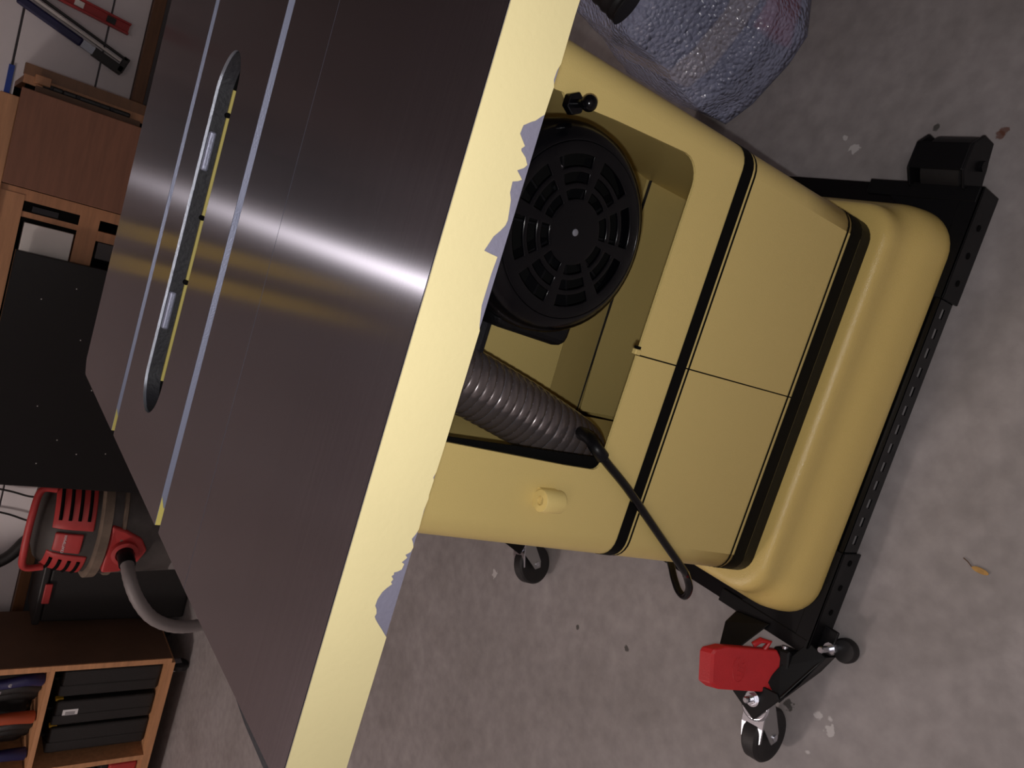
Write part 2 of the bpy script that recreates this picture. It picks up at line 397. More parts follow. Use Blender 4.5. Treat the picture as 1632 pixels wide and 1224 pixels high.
obj('painted_rib', B(hx0+.02, hx1-.025, hyc+hr-.0035, hyc+hr-.0015, H-.028, H-.0121), 'paint_rib', main, label='yellow painted casting seen inside the opening')
for x, wd in ((.268, .016), (.134, .016)):
    bm = NB(); box(bm, x-wd, x+wd, hyc+hr-.006, hyc+hr, H-.0075, H-.0024)
    obj('insert_tab', bm, 'slot', main, bevel=.0015, label='bright tab that carries the blade insert')
for x in (.215, .160, .300):
    bm = NB(); lathe(bm, (x, hyc+hr-.0015, H-.0125), (0, -1, 0), [(.0022, 0), (.0022, .0035)], n=12)
    obj('levelling_screw', bm, 'dark', main)
# dark trunnion below the opening
obj('trunnion', B(.12, .30, .33, .42, .60, .80), 'darkiron', saw, bevel=.01)

# --- cabinet
CY = .25; X0t, X0b, X1 = .004, -.032, .4455; CYB = .66; CR = .028
ZC0, ZC1, ZO0, ZO1 = .15, .852, .481, .80
def x0at(z): return X0b+(X0t-X0b)*(z-.15)/.55
XA, XBf = .034, .4165
def ringpts(z, off=0, k=7):
    x0 = x0at(z)-off; x1 = X1+off; y0 = CY-off; y1 = CYB+off; r = CR+off
    pts = [(XBf, y0, z)]
    for cx, cy, a in ((x1-r, y0+r, -PI/2), (x1-r, y1-r, 0), (x0+r, y1-r, PI/2), (x0+r, y0+r, PI)):
        for i in range(k+1):
            t = a+PI/2*i/k; pts.append((cx+r*math.cos(t), cy+r*math.sin(t), z))
    pts.append((XA, y0, z)); return pts
bm = NB()
zs = [ZC0, .3, ZO0-.03, ZO0, .6, .7, ZO1, ZC1]
R_ = [[bm.verts.new(p) for p in ringpts(z)] for z in zs]
for A, C in zip(R_, R_[1:]):
    for i in range(len(A)-1): bm.faces.new((A[i], A[i+1], C[i+1], C[i]))
# right face with the motor opening; xr(z) follows the hinge tab and the rounded lower corner
def fq(xa, xb, za, zb, xa2=None, xb2=None):
    xa2 = xa if xa2 is None else xa2; xb2 = xb if xb2 is None else xb2
    bm.faces.new([bm.verts.new(p) for p in ((xa, CY, za), (xb, CY, za), (xb2, CY, zb), (xa2, CY, zb))])
fq(XA, .2092, ZC0, ZO0); fq(.2107, XBf, ZC0, ZO0-.0); fq(XA, XBf, ZO1, ZC1)
prof = [(ZO0, .378)]+[(ZO0+.026-.026*math.cos(t), .379+.025*math.sin(t)) for t in (.3, .6, .9, 1.2, 1.57)]
prof = [(ZO0, .381)]+[(ZO0+.024*(1-math.cos(t)), .381+.024*math.sin(t)) for t in (.25, .5, .75, 1.0, 1.25, 1.57)]
prof += [(.60, .3995), (.634, .3965), (.638, .394), (.642, .3905), (.648, .3895), (.654, .3905), (.658, .3955), (.662, .3985), (.67, .3975), (ZO1, .395)]
for (za, xa), (zb, xb) in zip(prof, prof[1:]): fq(xa, XBf, za, zb, xb, XBf)
lp = [(ZO0, .096)]+[(ZO0+.010*(1-math.cos(t)), .096-.009*math.sin(t)) for t in (.4, .8, 1.2, 1.57)]+[(.53, .088), (.6, .0915), (.67, .095), (ZO1, .098)]
for (za, xa), (zb, xb) in zip(lp, lp[1:]): fq(XA, xa, za, zb, XA, xb)
bmesh.ops.remove_doubles(bm, verts=bm.verts, dist=1e-5)
for f in bm.faces:
    f.normal_update(); c_ = f.calc_center_median()
    if abs(c_.y-CY) < 1e-4: out_ = Vector((0, -1, 0))
    else: out_ = Vector((c_.x-(X0b+X1)/2, c_.y-(CY+CYB)/2, 0))
    if f.normal.dot(out_) < 0: f.normal_flip()
cab = obj('cabinet', bm, 'yellow', saw, smooth=True, angle=30, fixn=False)
for f in cab.data.polygons:
    if f.normal.y < -.9995: f.use_smooth = False
sm = cab.modifiers.new('s', 'SOLIDIFY'); sm.thickness = .003; sm.offset = -1
def band(z0, z1, m, name, off=.0006, lab=None):
    bm = NB(); a = [bm.verts.new(p) for p in ringpts(z0, off)]; b = [bm.verts.new(p) for p in ringpts(z1, off)]; n = len(a)
    for i in range(n): bm.faces.new((a[i], a[(i+1) % n], b[(i+1) % n], b[i]))
    return obj(name, bm, m, cab, smooth=True, label=lab)
band(.4045, .4215, 'stripe', 'wide_stripe', lab='wide black stripe'); band(.3985, .4015, 'stripe', 'pinstripe', lab='thin black pinstripe')
band(.2015, .2052, 'stripe', 'pinstripe', lab='thin black pinstripe'); band(.172, .1965, 'stripe', 'wide_stripe', lab='wide black stripe')
band(.150, .172, 'foam', 'base_gasket', .0008, lab='speckled black gasket above the base')
obj('seam_backing', B(.2065, .2135, CY+.0028, CY+.004, ZC0, ZO0-.002), 'dark', cab)
obj('lip_tab', B(.210, .2155, CY-.002, CY+.004, ZO0-.002, ZO0+.006), 'yellow', cab, bevel=.001)
obj('lip_slot', B(.2157, .2185, CY-.0005, CY+.004, ZO0-.001, ZO0+.004), 'dark', cab)
# inner compartment
bm = NB()
def q4(*p): bm.faces.new([bm.verts.new(v) for v in p])
IY, IX0, IX1 = .455, .10, .4285
q4((IX0, IY, .395), (IX1, IY, .405), (IX1, IY, .84), (IX0, IY, .84))
q4((IX1, CY+.005, .2), (IX1, IY+.06, .2), (IX1, IY+.06, .84), (IX1, CY+.005, .84))
obj('bay_wall', bm, 'yellow', cab)
bm = NB()
q4((IX0, IY, .395), (IX1+.03, IY, .405), (IX1+.03, .490, .315), (IX0, .49, .300)); q4((IX0, .49, .2985), (IX1, .49, .3135), (IX1, .50, .16), (IX0, .50, .16))
obj('dust_chute', bm, 'yellow', cab)
obj('chute_seam', B(IX0, IX1, .486, .4905, .3065, .3078), 'darkiron', cab)
bm = NB(); q4((.075, .36, .2), (.075, .36, .84), (IX0, IY, .84), (IX0, IY, .2)); q4((.075, CY+.004, .45), (.075, CY+.004, .84), (.075, .36, .84), (.075, .36, .45))
obj('bay_side', bm, 'yellow', cab)
obj('bay_gap', B(.070, .0985, CY+.006, CY+.008, .47, .84), 'dark', cab)
# boss (hinge stub)
bm = NB(); lathe(bm, (.0535, CY-.0100, .5315), (0, 0, 1), [(.0112, 0), (.0112, .0235), (.0104, .0245), (.0045, .0245), (.0040, .018), (0, .018)], n=28)
box(bm, .0435, .0635, CY-.009, CY, .5325, .5535)
obj('hinge_barrel', bm, 'yellow', cab, smooth=True, angle=40, label='short round yellow barrel with a hole in its top')
# ball stud
bm = NB(); hexa(bm, (.393, CY-.0005, .6525), (0, -1, 0), .0095, .008)
st = obj('stud_nut', bm, 'blackgloss', cab, bevel=.001)
bm = NB(); lathe(bm, (.393, CY-.008, .6525), (0, -1, 0), [(.0035, 0), (.0032, .010)]+[(.0068*math.sin(t), .016-.0068*math.cos(t)) for t in [.45+.24*i for i in range(11)]]+[(0, .0228)], n=20, cap=False)
obj('ball_stud', bm, 'blackgloss', cab, smooth=True)
# --- cast base
rings = []
for o_, oy, z in [(0,0,.1495),(.012,.010,.1495),(.018,.015,.1485),(.0225,.019,.146),(.0255,.0215,.142),(.0275,.0235,.135),(.0285,.025,.125),(.030,.0275,.115),(.0345,.033,.106),
                  (.0395,.039,.098),(.0435,.0445,.088),(.0455,.0485,.076),(.0465,.0515,.066),(.047,.053,.058),(.0465,.0525,.0548)]:
    rings.append(rrect(X0b-o_, X1+o_*.93+.001, CY-oy, CYB+o_, CR+.008+o_*.45, z, 9))
bm = loft(NB(), rings); obj('cast_base', bm, 'cast', saw, smooth=True, angle=60, label='glossy ochre yellow cast base moulding')

# --- motor
mc = Vector((.2965, 0, .6175)); AX = (0, 1, 0); MY = .238
motor = obj('motor', lathe(NB(), (mc.x, .272, mc.z), AX, [(.086, 0), (.088, .004), (.084, .012), (.084, .12), (.07, .15), (.02, .155)], n=56), 'blackgloss', saw, smooth=True)
bm = NB(); RO = .0905
prof = [(.089, .040), (RO, .036), (RO, .024), (.0893, .016), (.0862, .009), (.0815, .0045), (.077, .0022), (.0745, .001)]
# domed shell
lathe(bm, (mc.x, MY, mc.z), AX, prof, n=64, cap=False)
# perforated disc: polar grid with arc slots left out
A, U, V = frame(AX)
radii = [0, .012, .024, .028, .036, .041, .0495, .054, .064, .0745]
slots = {3, 5, 7}
NA = 64
def pp(r, k):
    y = MY+.001-(.0745-r)*.02
    return Vector((mc.x, y, mc.z))+(U*math.cos(2*PI*(k+.5)/NA)+V*math.sin(2*PI*(k+.5)/NA))*r
for ri in range(len(radii)-1):
    for k in range(NA):
        if ri in slots and (k % 8) not in (7, 0): continue
        a, b = radii[ri], radii[ri+1]
        if a == 0: bm.faces.new([bm.verts.new(p) for p in (Vector((mc.x, MY-.0005, mc.z)), pp(b, k), pp(b, k+1))])
        else: bm.faces.new([bm.verts.new(p) for p in (pp(a, k), pp(b, k), pp(b, k+1), pp(a, k+1))])
bmesh.ops.remove_doubles(bm, verts=bm.verts, dist=1e-5)
fc = obj('fan_cover', bm, 'blackgloss', motor, smooth=True, angle=50, label='round black fan cover with arc slots')
s = fc.modifiers.new('s', 'SOLIDIFY'); s.thickness = .003; s.offset = 0
bv = fc.modifiers.new('b', 'BEVEL'); bv.width = .0008; bv.segments = 2; bv.limit_method = 'ANGLE'; bv.angle_limit = math.radians(50)
obj('fan_backing', lathe(NB(), (mc.x, MY+.030, mc.z), AX, [(.082, 0), (.082, .004)], n=40), 'dark', motor)
for k in range(10):
    a = 2*PI*k/10+.2; bm = NB()
    c = Vector((mc.x, MY+.02, mc.z)); d = U*math.cos(a)+V*math.sin(a); e = Vector(AX); tn = d.cross(e)*.001
    p = [c+d*.018-e*.008, c+d*.068-e*.008, c+d*.068+e*.009, c+d*.018+e*.009]
    prism(bm, [v-tn for v in p], tn*2); obj('fan_blade', bm, 'black', motor)
obj('hub_rivet', lathe(NB(), (mc.x, MY-.0012, mc.z), (0, -1, 0), [(.0034, 0), (.003, .0012), (0, .002)], n=16), 'steel', motor, smooth=True, label='small silver rivet at the centre')
for dx, dz, r in ((.043, .030, .0055), (.030, .0265, .004), (.003, .020, .003)):
    obj('cover_screw', lathe(NB(), (mc.x+dx, MY+.008, mc.z+dz), (0, -1, 0), [(r, 0), (r*.9, .002), (0, .0025)], n=14), 'chrome', motor, smooth=True, label='silver screw behind the grille')
obj('junction_box', B(.197, .245, .275, .36, .548, .640, rot=Matrix.Rotation(.05, 3, 'Y')), 'black', motor, bevel=.012, seg=4)
bm = NB(); prism(bm, [(.300, .262, .52), (.335, .262, .52), (.345, .262, .533), (.31, .262, .545), (.28, .262, .54)], (0, .10, 0))
obj('motor_foot', B(.33, .40, .30, .40, .668, .69), 'black', motor, bevel=.004)
# --- dust hose
cl = smoothpath([(.172, .352, .735), (.150, .346, .668), (.1325, .338, .600), (.118, .330, .545), (.105, .322, .503), (.0945, .322, .470), (.083, .335, .437), (.068, .365, .410)], 40)
# resample by length
L_ = [0]
for a, b in zip(cl, cl[1:]): L_.append(L_[-1]+(b-a).length)
tot = L_[-1]; NS = 600; path = []; j = 0
for i in range(NS+1):
    s_ = tot*i/NS
    while j < len(L_)-2 and L_[j+1] < s_: j += 1
    f = (s_-L_[j])/max(L_[j+1]-L_[j], 1e-9); path.append(cl[j].lerp(cl[j+1], min(1, f)))
def hr_(i, n):
    ph = (tot*i/NS)/.0098; ph -= math.floor(ph)
    return .0328+.0016*math.sin(PI*ph)**.6
hose = obj('dust_hose', tube(NB(), path, hr_, n=40, cap=False), 'hose', saw, smooth=True, angle=180, label='smoky ribbed flexible dust hose')
# wire helix rings
bm = NB(); s_ = 0; hel = []
n_ = 28
for i in range(0, int(tot/.0098)):
    t = i*.0098/tot*NS; k0 = int(t); p = path[min(k0, NS-1)]; d = (path[min(k0+1, NS)]-path[min(k0, NS-1)]).normalized()
    a, u, v = frame(d)
    for q in range(n_):
        A0 = 2*PI*q/n_; A1 = 2*PI*(q+1)/n_
        c0 = u*math.cos(A0)+v*math.sin(A0); c1 = u*math.cos(A1)+v*math.sin(A1)
        r1 = .0332
        vs = [bm.verts.new(p+c0*r1+a*.0003), bm.verts.new(p+c1*r1+a*.0003), bm.verts.new(p+c1*r1-a*.0003), bm.verts.new(p+c0*r1-a*.0003)]
        bm.faces.new(vs)
obj('hose_wire', bm, 'steel', hose, label='thin spiral wire of the hose')
obj('hose_cuff', tube(NB(), smoothpath([(.155, .348, .684), (.175, .352, .74), (.20, .36, .79)], 6), .036, n=28), 'black', saw, smooth=True)
obj('shroud_arm', B(.178, .225, .33, .36, .628, .76), 'black', saw, bevel=.01, seg=3)
# --- power cord
cp = smoothpath([(.112, .300, .478), (.116, .262, .497), (.112, .243, .5035), (.1, .240, .487), (.075, .241, .443), (.041, .241, .391), (.012, .243, .345), (-.018, .2435, .298), (-.029, .248, .280), (-.048, .252, .260), (-.064, .262, .248), (-.064, .275, .245), (-.055, .290, .241), (-.047, .31, .228), (-.043, .335, .209), (-.045, .37, .185)], 8)
cord = obj('power_cord', tube(NB(), cp, .0046, n=14), 'blackgloss', saw, smooth=True)
obj('cord_sleeve', tube(NB(), smoothpath([(.112, .300, .478), (.116, .262, .497), (.111, .243, .5025), (.104, .240, .493)], 6), .0068, n=14), 'black', cord, smooth=True)

# ================================================================ MOBILE BASE
FY = .190; FB = .775; FX0, FX1 = -.110, .523
mb = thing('mobile_base', 'black slotted steel mobile base with casters and red foot pedal under the saw', 'mobile base', (.2, .45, 0))
def rail_x(y, s, name='side_rail'):
    """slotted angle rail along x; s=+1 flange turns towards +y"""
    bm = NB(); z0, z1 = .012, .0505; x = FX0+.02; t = .0016
    ya, yb = (y, y+t*s)
    step = .0262; xs = [FX0+.01]; k = 0
    first = .0525
    for k in range(13):
        c_ = first+k*step; xs += [c_-.0065, c_+.0065]
    xs.append(FX1-.01); za, zb = .0265, .0350
    for i in range(len(xs)-1):
        a, b = xs[i], xs[i+1]
        if i % 2 == 0: box(bm, a, b, min(ya, yb), max(ya, yb), z0, z1)
        else:
            box(bm, a, b, min(ya, yb), max(ya, yb), z0, za); box(bm, a, b, min(ya, yb), max(ya, yb), zb, z1)
    y2 = y+.045*s
    box(bm, FX0+.01, FX1-.01, min(y, y2), max(y, y2), z1-.003, z1+.0005)
    bmesh.ops.remove_doubles(bm, verts=bm.verts, dist=1e-5)
    return obj(name, bm, 'blackgloss', mb, label='black steel rail pierced with a row of slots')
rail_x(FY, 1); rail_x(FB, -1)
for x, s in ((FX0, 1), (FX1, -1)):
    bm = NB(); x2 = x+.003*s; x3 = x+.040*s
    box(bm, min(x, x2), max(x, x2), FY+.005, FB-.005, .012, .0505); box(bm, min(x, x3), max(x, x3), FY+.005, FB-.005, .0475, .051)
    obj('end_rail', bm, 'blackgloss', mb)
# corner sleeves
for xa, xb in ((FX0-.002, .034), (.384, FX1+.004)):
    for y, s in ((FY, 1), (FB, -1)):
        bm = NB(); ya = y-.004*s; yb = y; 
        box(bm, xa, xb, min(ya, yb), max(ya, yb), .006, .054); yc = y+.02*s
        box(bm, xa, xb, min(ya, yc), max(ya, yc), .051, .054)
        sl = obj('corner_sleeve', bm, 'black', mb, bevel=.0012)
        for x in [xa+.025+.036*k for k in range(4)]:
            if x < xb-.01:
                bm = NB(); lathe(bm, (x, y-.0042*s, .030), (0, -s, 0), [(.0042, 0), (.0042, .0006)], n=14); obj('sleeve_hole', bm, 'dark', sl)
for x, s in ((FX0, 1), (FX1, -1)):
    for ya, yb in ((FY, FY+.145), (FB-.145, FB)):
        bm = NB(); xa = x-.004*s; box(bm, min(x, xa), max(x, xa), ya, yb, .006, .054); xc = x+.016*s
        box(bm, min(xa, xc), max(xa, xc), ya, yb, .051, .0545); obj('corner_sleeve', bm, 'black', mb, bevel=.0012)
for x, s in ((FX0, 1), (FX1, -1)):
    for y, q in ((FY, 1), (FB, -1)):
        bm = NB(); prism(bm, [(x+.002*s, y+.002*q, .0512), (x+.125*s, y+.002*q, .0512), (x+.085*s, y+.035*q, .0512), (x+.035*s, y+.085*q, .0512), (x+.002*s, y+.13*q, .0512)], (0, 0, .0022))
        obj('corner_gusset', bm, 'black', mb)
# fixed rear wheels in housings
for yc in (.243, FB-.06):
    bm = NB(); lathe(bm, (.556, yc-.03, .036), (0, 1, 0), [(.030, 0), (.036, .004), (.036, .052), (.030, .056)], n=36)
    wh = obj('rear_wheel', bm, 'rubber', mb, smooth=True, angle=30)
    bm = NB(); oct_ = [(.590, .026), (.590, .056), (.573, .076), (.538, .078), (.520, .060), (.520, .020), (.535, .014)]
    prism(bm, [(x, yc-.036, z) for x, z in oct_], (0, .004, 0)); prism(bm, [(x, yc+.032, z) for x, z in oct_], (0, .004, 0))
    box(bm, .538, .573, yc-.034, yc+.034, .0745, .078)
    obj('wheel_housing', bm, 'black', mb, bevel=.002)
    obj('axle_bolt', hexa(NB(), (.556, yc-.036, .040), (0, -1, 0), .007, .005), 'black', mb)
# swivel casters on tongues at the front
def caster(cx, cy, ang):
    par = mb
    R3 = Matrix.Rotation(ang, 3, 'Z'); c0 = Vector((cx, cy, 0))
    def T(bm):
        for v in bm.verts: v.co = R3 @ v.co + c0
        return bm
    wx, wr = -.043, .0385       # local: wheel axle along Y, trailing towards -X
    bm = lathe(NB(), (wx, -.0125, wr), (0, 1, 0), [(.014, .004), (.024, .002), (.030, 0), (wr-.003, .0005), (wr, .004), (wr, .021), (wr-.003, .0245), (.030, .025), (.024, .023), (.014, .021)], n=56)
    w_ = obj('caster_wheel', T(bm), 'rubber', par, smooth=True, angle=30)
    for sgn in (-1, 1):
        bm = NB(); y = .0150*sgn
        prism(bm, [(.018, y, .071), (-.026, y, .071), (-.036, y, .060), (wx-.010, y, wr+.004), (wx-.006, y, wr-.009), (wx+.006, y, wr-.009), (.014, y, .058)], (0, .0018*sgn, 0))
        obj('caster_fork', T(bm), 'zinc', par, bevel=.0004, label='bright zinc caster fork')
    bm = NB(); box(bm, -.028, .020, -.0168, .0168, .0705, .0735); prism(bm, [(-.028, -.0168, .0735), (-.028, .0168, .0735), (-.050, .0150, .0790-.009), (-.050, -.0150, .0790-.009)], (.001, 0, -.003))
    lathe(bm, (0, 0, .0735), (0, 0, 1), [(.019, 0), (.022, .002), (.019, .0045)], n=28)
    obj('swivel_race', T(bm), 'chrome', par, bevel=.0006, label='bright zinc swivel race')
    bm = lathe(NB(), (wx, -.0168, wr), (0, -1, 0), [(.005, 0), (.005, .002), (0, .003)], n=12); obj('axle_rivet', T(bm), 'chrome', par, smooth=True)
    return w_
M['zinc'] = mat('dull_zinc', (.42, .42, .43, 1), .38, .8)
caster(-.205, .216, .16)
caster(-.225, .765, .35)
bm = NB(); prism(bm, [(-.205, .250, .079), (-.222, .208, .079), (-.176, .184, .079), (-.170, .190, .079), (-.178, .240, .079)], (0, 0, .0035))
tg = obj('caster_tongue', bm, 'black', mb, bevel=.0012)
bm = NB(); prism(bm, [(-.182, .186, .0745), (-.150, .174, .066), (-.103, .163, .045), (-.096, .190, .048), (-.140, .206, .066), (-.165, .212, .0745)], (0, 0, .0035))
obj('tongue_arm', bm, 'black', mb, bevel=.001)
bm = NB(); prism(bm, [(-.103, .163, .048), (-.103, .163, .020), (-.13, .170, .030), (-.174, .184, .068), (-.174, .184, .082)], (0, .0035, 0))
obj('tongue_web', bm, 'black', mb, bevel=.001)
bm = NB(); prism(bm, [(-.102, .246, .054), (-.112, .300, .054), (-.128, .300, .072), (-.156, .288, .086), (-.150, .262, .086), (-.132, .256, .075)], (0, 0, .004))
obj('linkage_arm', bm, 'black', mb, bevel=.0012)
bm = NB(); prism(bm, [(-.104, FB-.04, .052), (-.104, FB-.005, .052), (-.245, .795, .079), (-.245, .745, .079)], (0, 0, .0035)); obj('caster_tongue', bm, 'black', mb, bevel=.0012)
obj('linkage_block', B(-.150, -.118, .196, .222, .040, .068, rot=Matrix.Rotation(.25, 3, 'Z')), 'black', mb, bevel=.004)
obj('linkage_pin', lathe(NB(), (-.152, .203, .061), (1, .27, 0), [(.0045, 0), (.0045, .038)], n=14), 'chrome', mb, smooth=True, label='bright linkage pin')
bl = NB(); lathe(bl, (-.1965, .2185, .0825), (0, 0, 1), [(.0105, 0), (.0105, .002), (.008, .002)], n=20); hexa(bl, (-.1965, .2185, .0845), (0, 0, 1), .008, .006); lathe(bl, (-.1965, .2185, .0905), (0, 0, 1), [(.0045, 0), (.0045, .009), (.003, .0105)], n=14)
obj('tongue_bolt', bl, 'chrome', mb, smooth=True, angle=30, label='chrome hex bolt on the tongue')
# levelling foot
bm = lathe(NB(), (-.0935, .1600, 0), (0, 0, 1), [(.0155, 0), (.0165, .003), (.0165, .011), (.014, .014)], n=28)
ft = obj('levelling_foot', bm, 'rubber', mb, smooth=True, angle=40)
obj('foot_bracket', B(-.112, -.070, .166, .190, .027, .031), 'black', mb, bevel=.002)
bm = NB(); lathe(bm, (-.0935, .168, .014), (0, 0, 1), [(.0045, 0), (.0045, .046), (.0035, .0475)], n=16); hexa(bm, (-.0935, .168, .031), (0, 0, 1), .0085, .006); lathe(bm, (-.0935, .168, .037), (0, 0, 1), [(.008, 0), (.008, .0015)], n=18)
obj('foot_bolt', bm, 'chrome', mb, smooth=True, angle=30, label='chrome bolt and nut of the levelling foot')
# red pedal: slab tilted back
pb = [Vector((-.176, .200, .068)), Vector((-.122, .214, .068))]
pt = [Vector((-.2000, .2610, .150)), Vector((-.1475, .2760, .150))]
ux = (pb[1]-pb[0]).normalized(); uz = ((pt[0]+pt[1])-(pb[0]+pb[1])).normalized(); un = ux.cross(uz).normalized()
if un.y > 0: un = -un
cen = (pb[0]+pb[1])/2; PW = (pb[1]-pb[0]).length; PH = ((pt[0]+pt[1])/2-cen).length
def PP(a, b, c): return cen+ux*a+uz*b+un*c
bm = NB(); hw = PW/2
outl = [(-hw+.004, 0), (hw*.55, -.004), (hw, .004), (hw+.001, PH*.82), (hw-.004, PH-.003), (hw-.010, PH), (-hw+.006, PH-.003), (-hw-.001, PH-.014), (-hw-.001, .012)]
secs = []
for c, sc_ in ((-.012, 1.0), (-.001, 1.0), (.0012, .96)):
    secs.append([PP(a*sc_, PH/2+(b-PH/2)*sc_-(.013 if (c > -.005 and b > PH*.8) else 0)-(.002 if (c > .001) else 0), c) for a, b in outl])
loft(bm, secs)
pd = obj('foot_pedal', bm, 'red', mb, bevel=.0015, seg=3, label='red plastic foot pedal')
bm = NB(); tube(bm, [PP(hw-.001, .020, -.004), PP(hw+.009, .014, -.004), PP(hw+.011, .026, -.004), PP(hw+.004, .036, -.004)], .004, n=10)
obj('pedal_ear', bm, 'red', mb, smooth=True, label='red plastic hook at the pedal side')
# embossed oval and letters on the pedal
bm = NB(); ov = []
for i in range(31):
    t = PI*.15+2*PI*.72*i/30; ov.append(PP(math.cos(t)*.017, PH*.50+math.sin(t)*.0085, .0017))
tube(bm, ov, .0004, n=6); obj('pedal_emblem', bm, 'red', pd, smooth=True)
tc = bpy.data.curves.new('t', 'FONT'); tc.body = 'HTC'; tc.size = .013; tc.shear = .35; tc.extrude = .0004; tc.align_x = 'CENTER'; tc.align_y = 'CENTER'
to = bpy.data.objects.new('t', tc); COL.objects.link(to); bpy.context.view_layer.update()
me = bpy.data.meshes.new_from_object(to.evaluated_get(bpy.context.evaluated_depsgraph_get())); bpy.data.objects.remove(to)
bm = NB(); bm.from_mesh(me)
for v in bm.verts: v.co = PP(v.co.x, PH*.47+v.co.y, .0015+v.co.z)
obj('pedal_lettering', bm, 'red', pd)

# ================================================================ BUBBLE WRAPPED BUNDLE
bw = thing('wrapped_parcel', 'bubble wrapped bundle with tan tape on the floor behind the saw base', 'parcel', (.85, .74, 0))
foot = [(.615,.665),(.65,.622),(.717,.574),(.764,.556),(.835,.575),(1.0,.62),(1.08,.75),(1.02,.90),(.86,.95),(.68,.86)]
cxy = Vector((.85, .74))
def lvl(z, s, dx=0, dy=0): return [((cxy.x+(x-cxy.x)*s+dx), (cxy.y+(y-cxy.y)*s+dy), z) for x, y in foot]
def wrapmesh(levels, jit, sub, cap=True):
    bm = loft(NB(), levels, cap); bmesh.ops.subdivide_edges(bm, edges=bm.edges[:], cuts=sub, use_grid_fill=True)
    bmesh.ops.triangulate(bm, faces=bm.faces[:])
    for v in bm.verts:
        if v.co.z > .004:
            n = noise.noise_vector(v.co*6)*jit + noise.noise_vector(v.co*26)*jit*.35
            v.co += n
            v.co.z = max(v.co.z, .003)
    return bm
LV = [lvl(.003, .98), lvl(.09, 1.0), lvl(.18, .90, .01), lvl(.26, .80, .0), lvl(.30, .62, .0)]
obj('bubble_film', wrapmesh(LV, .012, 5), 'film', bw, smooth=True, angle=180, label='clear bubble wrap film')
LV2 = [lvl(.02, .80), lvl(.10, .82), lvl(.18, .76, .01), lvl(.25, .62)]
obj('wrapped_part', wrapmesh(LV2, .006, 3), 'wrapcore', bw, smooth=True, angle=180)
LV3 = [[(x, y, z) for x, y, z in lvl(z, s)] for z, s in ((.115, .90), (.130, .89), (.145, .87), (.160, .85))]
obj('tan_tape', wrapmesh(LV3, .008, 2, False), 'tan', bw, smooth=True, angle=180, label='tan tape band under the film')
bm = wrapmesh([[(x*1, y, z) for x, y, z in [(.74,.573,z),(.80,.577,z),(.86,.60,z),(.86,.66,z),(.76,.65,z)]] for z in (.015, .05, .085)], .004, 2)
obj('red_part', bm, 'wrapred', bw, smooth=True, angle=180, label='red part showing through the film')
# top twist + pipe
bm = wrapmesh([lvl(.27, .6), [(x*.55+.38, y*.55+.33, .33) for x, y, z in lvl(0, .62)], [(x*.4+.50, y*.4+.42, .40) for x, y, z in lvl(0, .6)]], .014, 4)
obj('twisted_film', bm, 'film', bw, smooth=True, angle=180, label='twisted clear film at the top')
pipe = smoothpath([(.655, .60, .345), (.70, .66, .40), (.74, .72, .47), (.78, .80, .53)], 24)
obj('black_pipe', tube(NB(), pipe, lambda i, n: .026+.0015*(i % 4 < 2), n=28), 'rubber', bw, smooth=True, angle=30, label='ribbed black pipe end')

# ================================================================ BACKGROUND
# --- wooden cart with cases
cart = thing('rolling_tool_cart', 'wooden open front cart on casters holding black cases, beside the shop vacuum', 'cart', (-2.0, 2.6, 0))
CX1, CX0, C0, C1 = -1.515, -2.55, 2.42, 2.80
obj('side_panel', B(CX1-.018, CX1, C0, C1, .085, 1.05), 'ply', cart, label='brown plywood side panel')
obj('side_panel', B(CX0, CX0+.018, C0, C1, .085, 1.05), 'ply', cart)
obj('face_strip', B(CX1-.020, CX1+.001, C0-.006, C0, .085, 1.05), 'woodh', cart, label='pale wood edge strip')
obj('bottom_board', B(CX0, CX1-.018, C0-.004, C1, .070, .098), 'woodh', cart, label='pale wood bottom board')
obj('shelf', B(CX0+.018, CX1-.018, C0-.004, C1, .476, .492), 'woodh', cart, label='pale wood shelf')
obj('top_board', B(CX0-.01, CX1+.01, C0-.01, C1, 1.05, 1.07), 'woodh', cart)
obj('divider', B(-1.955, -1.935, C0-.004, C1, .098, .472), 'woodh', cart, label='pale wood divider')
obj('divider', B(-1.975, -1.955, C0-.004, C1, .495, 1.05), 'woodh', cart)
obj('back_panel', B(CX0+.018, CX1-.018, C1-.008, C1-.001, .098, 1.05), 'ply', cart)
for x, y in ((-1.58, 2.47), (-1.60, 2.76), (-2.48, 2.47), (-2.48, 2.76)):
    bm = lathe(NB(), (x-.014, y, .034), (1, 0, 0), [(.028, 0), (.034, .004), (.034, .022), (.028, .026)], n=24)
    obj('caster', bm, 'rubber', cart, smooth=True, angle=30)
    bm = NB(); box(bm, x-.020, x-.016, y-.015, y+.015, .03, .066); box(bm, x+.014, x+.018, y-.015, y+.015, .03, .066); box(bm, x-.03, x+.03, y-.03, y+.03, .064, .070)
    obj('caster_bracket', bm, 'chrome', cart)
labs = ['black plastic case in the cart cell, the one nearest the side panel', 'black plastic case with a white barcode label in the cart cell',
        'black plastic case at the left of the cart cell, farthest from the side panel']
